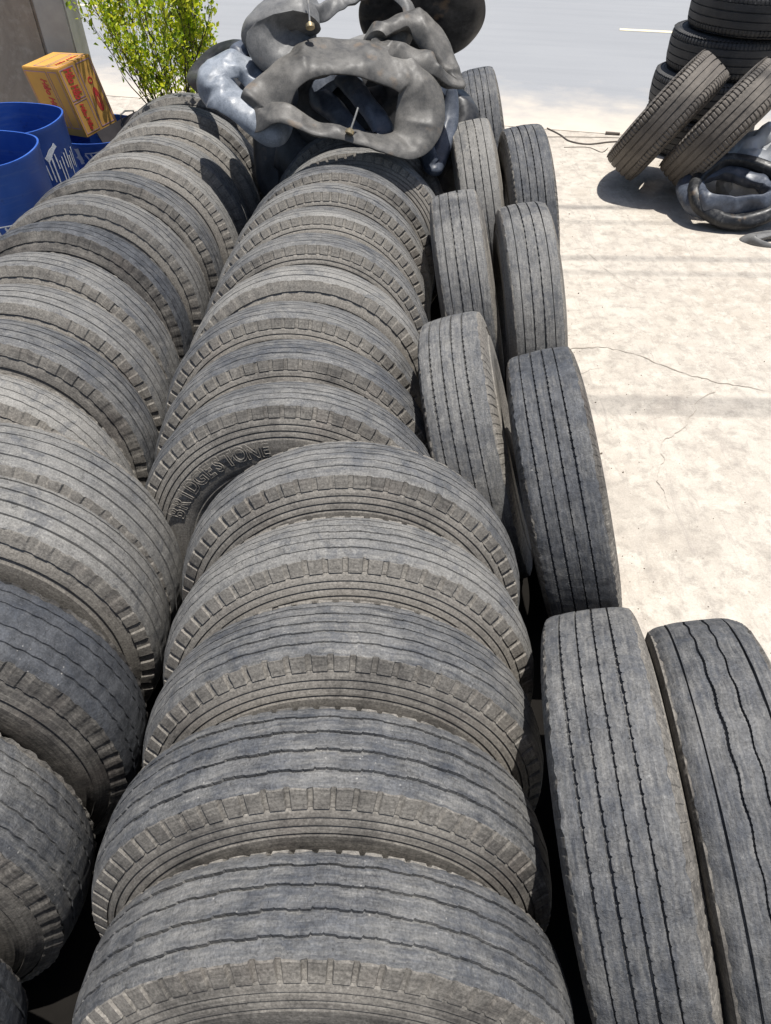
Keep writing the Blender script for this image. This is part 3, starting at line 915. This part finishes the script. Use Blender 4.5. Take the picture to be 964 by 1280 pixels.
inner_tube([
 ((0.255, 4.400, 1.176), (0.424, 0.823, 0.377), 0.07, 0.03),
 ((0.346, 4.450, 1.187), (0.848, 0.525, -0.073), 0.05, 0.03),
 ((0.366, 4.360, 1.060), (0.883, 0.001, -0.469), 0.05, 0.03),
 ((0.310, 4.200, 0.944), (0.527, -0.520, -0.672), 0.05, 0.03),
 ((0.264, 4.120, 0.896), (0.000, -0.534, -0.845), 0.05, 0.025),
 ((0.211, 4.250, 1.031), (-0.688, 0.650, -0.323), 0.06, 0.03)],
 'tube_blue', 'dark blue inner tube hanging down the right end of the heap', TUBES, crumple=0.018, seed=9)
inner_tube([
 ((2.342, 5.550, 0.232), (-0.928, 0.365, -0.072), 0.05, 0.05),
 ((2.459, 5.750, 0.295), (-0.518, 0.732, 0.442), 0.05, 0.05),
 ((2.691, 5.850, 0.349), (0.000, 0.893, 0.450), 0.05, 0.06),
 ((2.946, 5.750, 0.313), (0.636, 0.674, 0.377), 0.05, 0.05),
 ((3.088, 5.550, 0.220), (0.949, 0.224, -0.223), 0.05, 0.05),
 ((2.878, 5.380, 0.119), (0.436, -0.461, -0.773), 0.055, 0.045),
 ((2.618, 5.360, 0.067), (0.000, -0.534, -0.845), 0.06, 0.045),
 ((2.403, 5.420, 0.139), (-0.636, -0.373, -0.676), 0.06, 0.05)],
 'tube_ring', 'ring of inner tube with pale sunlit front rim on the concrete at right', RT, crumple=0.016, seed=10)
inner_tube([
 ((2.384, 5.750, 0.235), (-0.768, 0.621, -0.153), 0.1, 0.05),
 ((2.650, 5.900, 0.242), (0.000, 0.962, -0.272), 0.12, 0.06),
 ((2.893, 5.750, 0.205), (0.505, 0.787, -0.355), 0.13, 0.06),
 ((2.913, 5.500, 0.149), (0.505, 0.359, -0.785), 0.12, 0.05),
 ((2.568, 5.450, 0.127), (-0.206, 0.440, -0.874), 0.12, 0.05),
 ((2.355, 5.500, 0.179), (-0.693, 0.352, -0.629), 0.1, 0.05)],
 'tube_blue', 'blue-black crumpled inner tube within the black ring at the right', RT, crumple=0.025, facet=0.045, ffreq=7.0, seed=11)
inner_tube([
 ((2.695, 5.180, 0.011), (-0.549, 0.777, -0.308), 0.07, 0.03),
 ((2.923, 5.250, 0.029), (0.218, 0.927, -0.306), 0.07, 0.03),
 ((3.153, 5.200, 0.002), (0.830, 0.514, -0.219), 0.07, 0.03),
 ((3.066, 5.080, -0.053), (0.318, 0.302, -0.899), 0.06, 0.03),
 ((2.797, 5.100, -0.026), (-0.318, 0.302, -0.899), 0.06, 0.025)],
 'tube_pale', 'flat grey inner tube poking from beneath the black ring at the right edge', RT, crumple=0.012, seed=12)

# ------------------------------------------------------------------ drums, carton, wall, shrub
def drum(loc, r, h, label, print_arc=None, parts=()):
    root = empty('plastic_drum', (loc[0], loc[1], 0))
    tag(root, label, 'drum', 'blue plastic drums by the wall')
    bm = bmesh.new()
    n = 64; prof = [(r * .93, 0.0), (r * .99, .03), (r, .12), (r, h * .35), (r + .006, h * .36), (r + .006, h * .39), (r, h * .40), (r, h - .03), (r + .004, h - .025), (r + .004, h), (r - .005, h), (r - .006, h - .03), (r - .006, .02), (.001, .015)]
    rings = []
    for q, z in prof:
        rings.append([bm.verts.new((q * math.cos(2 * PI * k / n) * (1 + .012 * math.sin(2 * (2 * PI * k / n) + loc[1])), q * math.sin(2 * PI * k / n), z + (.006 * math.sin(3 * 2 * PI * k / n + 1) if z > h - .05 else 0))) for k in range(n)])
    for A, B in zip(rings, rings[1:]):
        for k in range(n): bm.faces.new((A[k], A[(k + 1) % n], B[(k + 1) % n], B[k]))
    from_bm('drum_body', bm, M['drum'], root, angle=50)
    return root
def drum_marks(root, r, strokes, name='worn_print', mat='white', seed=1):
    """thin printed strokes wrapped on the drum side: (angle, z, dangle, dz, width)"""
    bm = bmesh.new()
    rr = r + .0035
    for a, z, da, dz, w in strokes:
        prev = None; m = 8
        L = math.hypot(da * r, dz); ux, uz = da * r / L, dz / L
        for k in range(m + 1):
            t = k / m
            ww = w * (.6 + .8 * abs(noise.noise(Vector((a * 9 + t * 3, z * 30, seed)))))
            aa, zz = a + da * t, z + dz * t
            pa = [(aa - uz * ww / r, zz + ux * ww), (aa + uz * ww / r, zz - ux * ww)]
            cur = [bm.verts.new(((r * (1 + .012 * math.sin(2 * q[0] + root.location.y)) + .004) * math.cos(q[0]), (r + .004) * math.sin(q[0]), q[1])) for q in pa]
            if prev: bm.faces.new((prev[0], prev[1], cur[1], cur[0]))
            prev = cur
    o = from_bm(name, bm, M[mat], root, smooth=False)
    sm = o.modifiers.new('thick', 'SOLIDIFY'); sm.thickness = .001
    return o

d1 = drum((-2.005, 3.74), .285, 1.11, 'blue open plastic drum nearest the camera, cut by the left edge')
drum_marks(d1, .285, [(R_(-78 + 7 * k), .80 + .012 * (k % 3), R_(2.5), -.045 - .02 * (k % 2), .006) for k in range(13)] + [(R_(-80), .83, R_(80), .0, .004)])
d2 = drum((-2.11, 4.36), .300, 1.07, 'blue open plastic drum behind the nearest one, with torn white sticker')
drum_marks(d2, .300, [(R_(-42 + 4.5 * k), .885 + .014 * ((k * 5) % 4), R_(2), -.08 - .03 * (k % 3), .0045) for k in range(11)])
drum_marks(d2, .300, [(R_(-40), .915, R_(16), .055, .013), (R_(-38), .90, R_(6), .03, .010)], 'torn_sticker')
d3 = drum((-1.93, 5.10), .320, .80, 'low blue plastic drum holding the tilted carton')
drum_marks(d3, .320, [(R_(-92), .775, R_(3), -.09, .014), (R_(-93), .73, R_(5), -.03, .012)], 'torn_sticker')
drum_marks(d3, .320, [(R_(-84 + 6 * k), .74, R_(3), -.03 - .02 * (k % 2), .006) for k in range(9)] + [(R_(-84), .745, R_(50), .004, .004)])
# wire handle and board in the low drum
bm = bmesh.new()
hp = [(-1.70, 5.02, .80), (-1.695, 5.02, .90), (-1.67, 5.05, .915), (-1.63, 5.09, .905), (-1.625, 5.10, .79)]
tube_path(bm, hp, .006, 8)
h = from_bm('wire_handle', bm, M['steel'], d3); h.location = (1.93, -5.10, 0)
bm = bmesh.new()
add_box(bm, .30, .02, .34, Matrix.Translation((-1.66, 4.99, .71)) @ Euler((R_(-24), R_(-16), R_(32))).to_matrix().to_4x4(), .003)
tag(from_bm('board_scrap', bm, M['board'], smooth=False), 'dark brown board scrap stuck in the low blue drum beside the carton', 'board')

# carton
def carton():
    a = Vector((-.065, -.02, .385)); La = .40; a.normalize()
    b = Vector((.60, .80, .10)); b = (b - a * b.dot(a)).normalized(); Lb = .255
    c = a.cross(b); Lc = .40            # left and back
    P0 = Vector((-1.995, 4.95, 1.172))
    # local frame: x along b, y along -c (towards viewer side), z along a ; origin bottom near corner
    m = Matrix((b, c, a)).transposed().to_4x4()
    m.translation = P0 - a * La
    root = empty('carton'); root.matrix_world = m
    tag(root, 'yellow carton with red printing tilted in the low blue drum against the wall', 'carton')
    bm = bmesh.new()
    add_box(bm, Lb, Lc, La, Matrix.Translation((Lb / 2, Lc / 2, La / 2)), .004)
    from_bm('box_body', bm, M['card'], root, angle=30)
    # right face = plane y = 0 side (normal -c), text runs down along -z
    def strips(rects, mat, name, face):
        bm = bmesh.new()
        for x0, z0, x1, z1 in rects:
            if face == 'R': q = [(x0, -.0012, z0), (x1, -.0012, z0), (x1, -.0012, z1), (x0, -.0012, z1)]
            elif face == 'L': q = [(-.0012, x0, z0), (-.0012, x1, z0), (-.0012, x1, z1), (-.0012, x0, z1)]
            else: q = [(x0, z0, La + .0012), (x1, z0, La + .0012), (x1, z1, La + .0012), (x0, z1, La + .0012)]
            bm.faces.new([bm.verts.new(p) for p in q])
        o = from_bm(name, bm, mat, root, smooth=False)
        s = o.modifiers.new('ink', 'SOLIDIFY'); s.thickness = .0006
        return o
    def frame(x0, z0, x1, z1, w=.005):
        return [(x0, z0, x1, z0 + w), (x0, z1 - w, x1, z1), (x0, z0 + w, x0 + w, z1 - w), (x1 - w, z0 + w, x1, z1 - w)]
    strips(frame(.012, .21, .115, .385) + frame(.012, .018, .115, .20, .004) + frame(.135, .018, .243, .385), M['purple'], 'panel_border', 'R')
    strips(frame(.02, .05, .12, .38) + frame(.14, .05, .385, .38), M['purple'], 'panel_border', 'L')
    strips(frame(.02, .02, .235, .14) + frame(.02, .16, .235, .29), M['purple'], 'panel_border', 'T')
    def word(txt, size, X, Z, face, mat='red', ext=.0006, off=.012, squash=1.0):
        cu = bpy.data.curves.new('word', 'FONT'); cu.body = txt; cu.size = size; cu.extrude = ext; cu.offset = off * size * 2; cu.align_x = 'CENTER'; cu.align_y = 'CENTER'; cu.shear = .25
        ob = bpy.data.objects.new('word', cu); COL.objects.link(ob)
        dg = bpy.context.evaluated_depsgraph_get(); dg.update()
        me = bpy.data.meshes.new_from_object(ob.evaluated_get(dg)); bpy.data.objects.remove(ob)
        for v in me.vertices:
            x, y, z = v.co
            y *= squash
            if face == 'R': v.co = (X + y, -.002 - z, Z - x)
            elif face == 'L': v.co = (-.002 - z, X + y, Z - x) if False else (-.002 - z, X - y, Z - x)
            else: v.co = (X + x, Z + y, La + .002 + z)
        me.materials.clear()
        return link_mesh('printed_words', me, root, M[mat])
    word('H\u1ea3o H\u1ea3o', .043, .063, .298, 'R', squash=1.7)
    word('H\u1ea3o', .040, .058, .150, 'R'); word('H\u1ea3o', .040, .063, .070, 'R')
    word('H\u1ea3o H\u1ea3o', .050, .21, .24, 'L', squash=1.7)
    word('H\u1ea3o H\u1ea3o', .040, .127, .08, 'T')
    # oval emblem
    bm = bmesh.new()
    def oval(cx, cz, rx, rz, y, hole=.0):
        n = 40
        o_ = [bm.verts.new((cx + rx * math.cos(2 * PI * k / n), y, cz + rz * math.sin(2 * PI * k / n))) for k in range(n)]
        i_ = [bm.verts.new((cx + rx * hole * math.cos(2 * PI * k / n), y, cz + rz * hole * math.sin(2 * PI * k / n))) for k in range(n)]
        for k in range(n): bm.faces.new((o_[k], o_[(k + 1) % n], i_[(k + 1) % n], i_[k]))
    oval(.19, .165, .022, .070, -.0015, .78); oval(.19, .165, .012, .052, -.0015, .45); oval(.188, .275, .017, .020, -.0015, .6)
    o = from_bm('oval_emblem', bm, M['red'], root, smooth=False)
    s = o.modifiers.new('ink', 'SOLIDIFY'); s.thickness = .0006
carton()

# wall stub with a paler return
bm = bmesh.new()
add_box(bm, 1.6, .30, 3.0, Matrix.Translation((-.87, .15, 1.5)), .012)
bmesh.ops.subdivide_edges(bm, edges=bm.edges[:], cuts=1)
wl = from_bm('cement_wall', bm, M['wall'], smooth=False); wl.location = (-2.19, 5.52, 0)
tag(wl, 'weathered grey cement wall behind the blue drums in the top left corner', 'wall')
bm = bmesh.new()
add_box(bm, .20, .26, 3.0, Matrix.Translation((.03, .135, 1.5)), .01)
pl = from_bm('pale_corner_strip', bm, M['wallpale'], wl, smooth=False)

# shrub
def shrub(loc):
    root = empty('shrub', loc)
    tag(root, 'bushy yellow-green shrub with thin stems behind the left row of tyres', 'shrub')
    r = random.Random(4)
    bmw = bmesh.new(); tips = []
    def branch(p, d, ln, rad, depth):
        pts = [p]; n = 5
        for k in range(n):
            d = (d + Vector((r.gauss(0, .13), r.gauss(0, .13), r.gauss(.05, .08)))).normalized()
            pts.append(pts[-1] + d * ln / n)
        tube_path(bmw, pts, rad, 6, rad * .55)
        if depth >= 2:
            for k in (2, 3, 4, 5): tips.append((pts[k], d, k))
        if depth < 3:
            for k in range(4 if depth < 2 else 3):
                q = pts[r.choice((2, 3, 4, 5))]
                dd = (d + Vector((r.gauss(0, .27), r.gauss(0, .27), r.gauss(.3, .25)))).normalized()
                branch(q, dd, ln * r.uniform(.5, .75), rad * .55, depth + 1)
    for k in range(7):
        a = k * 2 * PI / 7 + r.uniform(-.3, .3)
        d = Vector((math.cos(a) * .22 + .02, math.sin(a) * .22, 1)).normalized()
        branch(Vector((math.cos(a) * .03, math.sin(a) * .03, 0)), d, r.uniform(.85, 1.05), .012, 0)
    from_bm('stem', bmw, M['bark'], root)
    bml = bmesh.new()
    for p, d, k in tips:
        if r.random() < .42: continue
        for j in range(r.randint(5, 9)):
            q = p + Vector((r.gauss(0, .03), r.gauss(0, .03), r.gauss(.01, .03)))
            dr = (d * .5 + Vector((r.gauss(0, .7), r.gauss(0, .7), r.gauss(.1, .45)))).normalized()
            sd = dr.cross(Vector((r.gauss(0, .5), r.gauss(0, .5), 1))).normalized()
            L_ = r.uniform(.028, .060); w_ = L_ * r.uniform(.24, .36); up = sd.cross(dr) * L_ * .12
            A = bml.verts.new(q); B = bml.verts.new(q + dr * L_ * .45 + sd * w_ + up); C_ = bml.verts.new(q + dr * L_); D_ = bml.verts.new(q + dr * L_ * .45 - sd * w_ + up)
            E_ = bml.verts.new(q + dr * L_ * .5)
            bml.faces.new((A, B, E_)); bml.faces.new((B, C_, E_)); bml.faces.new((C_, D_, E_)); bml.faces.new((D_, A, E_))
    o = from_bm('foliage', bml, M['leaf'], root, smooth=False)
    root.scale = (.76, .76, .97)
    return root
shrub((-1.54, 5.80, 0))

# loose wire on the concrete, plastic film, grit
bm = bmesh.new()
W1 = catmull([(1.619, 7.772, 0.008), (1.714, 7.577, 0.008), (1.774, 7.389, 0.008), (1.933, 7.298, 0.008), (2.177, 7.366, 0.008), (2.452, 7.389, 0.008)], False, 8)
tube_path(bm, [tuple(p) for p in W1], .006, 6)
W2 = catmull([(1.547, 7.515, 0.005), (1.860, 7.515, 0.005), (2.245, 7.492, 0.005), (2.467, 7.445, 0.005)], False, 8)
tube_path(bm, [tuple(p) for p in W2], .003, 5)
W3 = catmull([(1.690, 7.218, 0.005), (1.917, 7.218, 0.005), (2.018, 7.087, 0.005), (2.102, 7.196, 0.005)], False, 8)
tube_path(bm, [tuple(p) for p in W3], .003, 5)
tag(from_bm('loose_wire', bm, M['wire']), 'thin loose wire trailing over the concrete from the right line to the tipped tyres', 'wire')
bm = bmesh.new()
tube_path(bm, [(2.166, 7.602, 0.015), (2.302, 7.578, 0.015)], .014, 7, .010)
tag(from_bm('stick', bm, M['wire']), 'short dark stick lying behind the tipped wide tyre', 'stick')
bm = bmesh.new()
bmesh.ops.create_icosphere(bm, subdivisions=4, radius=1)
for v in bm.verts:
    q = v.co.copy()
    f = 1 + .22 * noise.noise(q * 1.7) + .16 * (1 - 2 * abs(noise.noise(q * 3.1)))
    v.co = Vector((q.x * .26 * f, q.y * .22 * f, max(0, q.z * .30 * f + .22)))
o = from_bm('plastic_bag', bm, M['film'], angle=60); o.location = (3.02, 6.02, 0)
tag(o, 'shiny grey plastic bag between the tipped tyre and the black ring, at the right edge', 'plastic bag')
bm = bmesh.new()
gr = random.Random(8)
for k in range(420):
    x = gr.uniform(.95, 3.6); y = gr.uniform(1.0, 8.2); r_ = gr.uniform(.0015, .0035) * (1.9 if gr.random() < .07 else 1)
    if gr.random() < .35: x = 1.0 + abs(gr.gauss(0, .18)) + (.12 if y > 3 else 0)
    bmesh.ops.create_icosphere(bm, subdivisions=1, radius=r_, matrix=Matrix.Translation((x, y, r_ * .5)) @ Euler((gr.random() * 6, gr.random() * 6, 0)).to_matrix().to_4x4() @ Matrix.Diagonal((1, gr.uniform(.6, 1.4), gr.uniform(.5, .8), 1)))
tag(from_bm('grit', bm, M['grit'], smooth=False), 'fine dark grit scattered over the bare concrete', 'grit', kind='stuff')
# overhead cables whose shadows band the concrete
for k, (yy, rad, zz) in enumerate(((6.22, .018, 10.5), (5.92, .009, 10.2), (5.32, .013, 10.8), (5.08, .009, 10.4), (3.62, .015, 11.5), (3.52, .012, 11.2))):
    bm = bmesh.new()
    pts = [(x, (x) * -.03, .25 * (x / 14) ** 2) for x in range(-14, 15, 2)]
    tube_path(bm, pts, rad, 10)
    o = from_bm('overhead_cable', bm, M['cable']); o.location = (0, yy, zz)
    tag(o, 'overhead cable above the yard whose faint shadow crosses the concrete', 'cable', 'overhead cables')


# ------------------------------------------------------------------ world, sun, camera
w = bpy.data.worlds.new('World'); scene.world = w; w.use_nodes = True
nt = w.node_tree
bg = nt.nodes.get('Background') or nt.nodes.new('ShaderNodeBackground')
sky = nt.nodes.new('ShaderNodeTexSky'); sky.sky_type = 'NISHITA'; sky.sun_disc = False
SD = Vector((.13, .03, 1)).normalized()        # towards the sun
el = math.asin(SD.z)
sky.sun_elevation = el
sky.sun_rotation = math.atan2(SD.x, SD.y)
sky.air_density = 1.0; sky.dust_density = 2.0; sky.altitude = 10
nt.links.new(sky.outputs[0], bg.inputs[0]); bg.inputs[1].default_value = .085
L = bpy.data.lights.new('Sun', 'SUN'); L.energy = 5.0; L.angle = R_(.53); L.color = (1, .965, .91)
lo = bpy.data.objects.new('Sun', L); COL.objects.link(lo)
lo.rotation_euler = SD.to_track_quat('Z', 'Y').to_euler(); lo.location = (0, 0, 12)

cam = bpy.data.cameras.new('Camera')
cam.sensor_fit = 'VERTICAL'; cam.sensor_height = 24; cam.lens = 890 / 1280 * 24
cam.clip_start = .02; cam.clip_end = 1000
co = bpy.data.objects.new('Camera', cam); COL.objects.link(co)
co.location = (0, 0, 2.31); co.rotation_euler = (R_(90) - math.atan2(885, 890), 0, 0)
scene.camera = co
scene.render.engine = 'CYCLES'
scene.cycles.use_denoising = True
scene.cycles.max_bounces = 6; scene.cycles.diffuse_bounces = 3; scene.cycles.glossy_bounces = 2
vs = scene.view_settings
vs.view_transform = 'Standard'; vs.look = 'None'; vs.exposure = .40; vs.gamma = 1; vs.use_curve_mapping = False
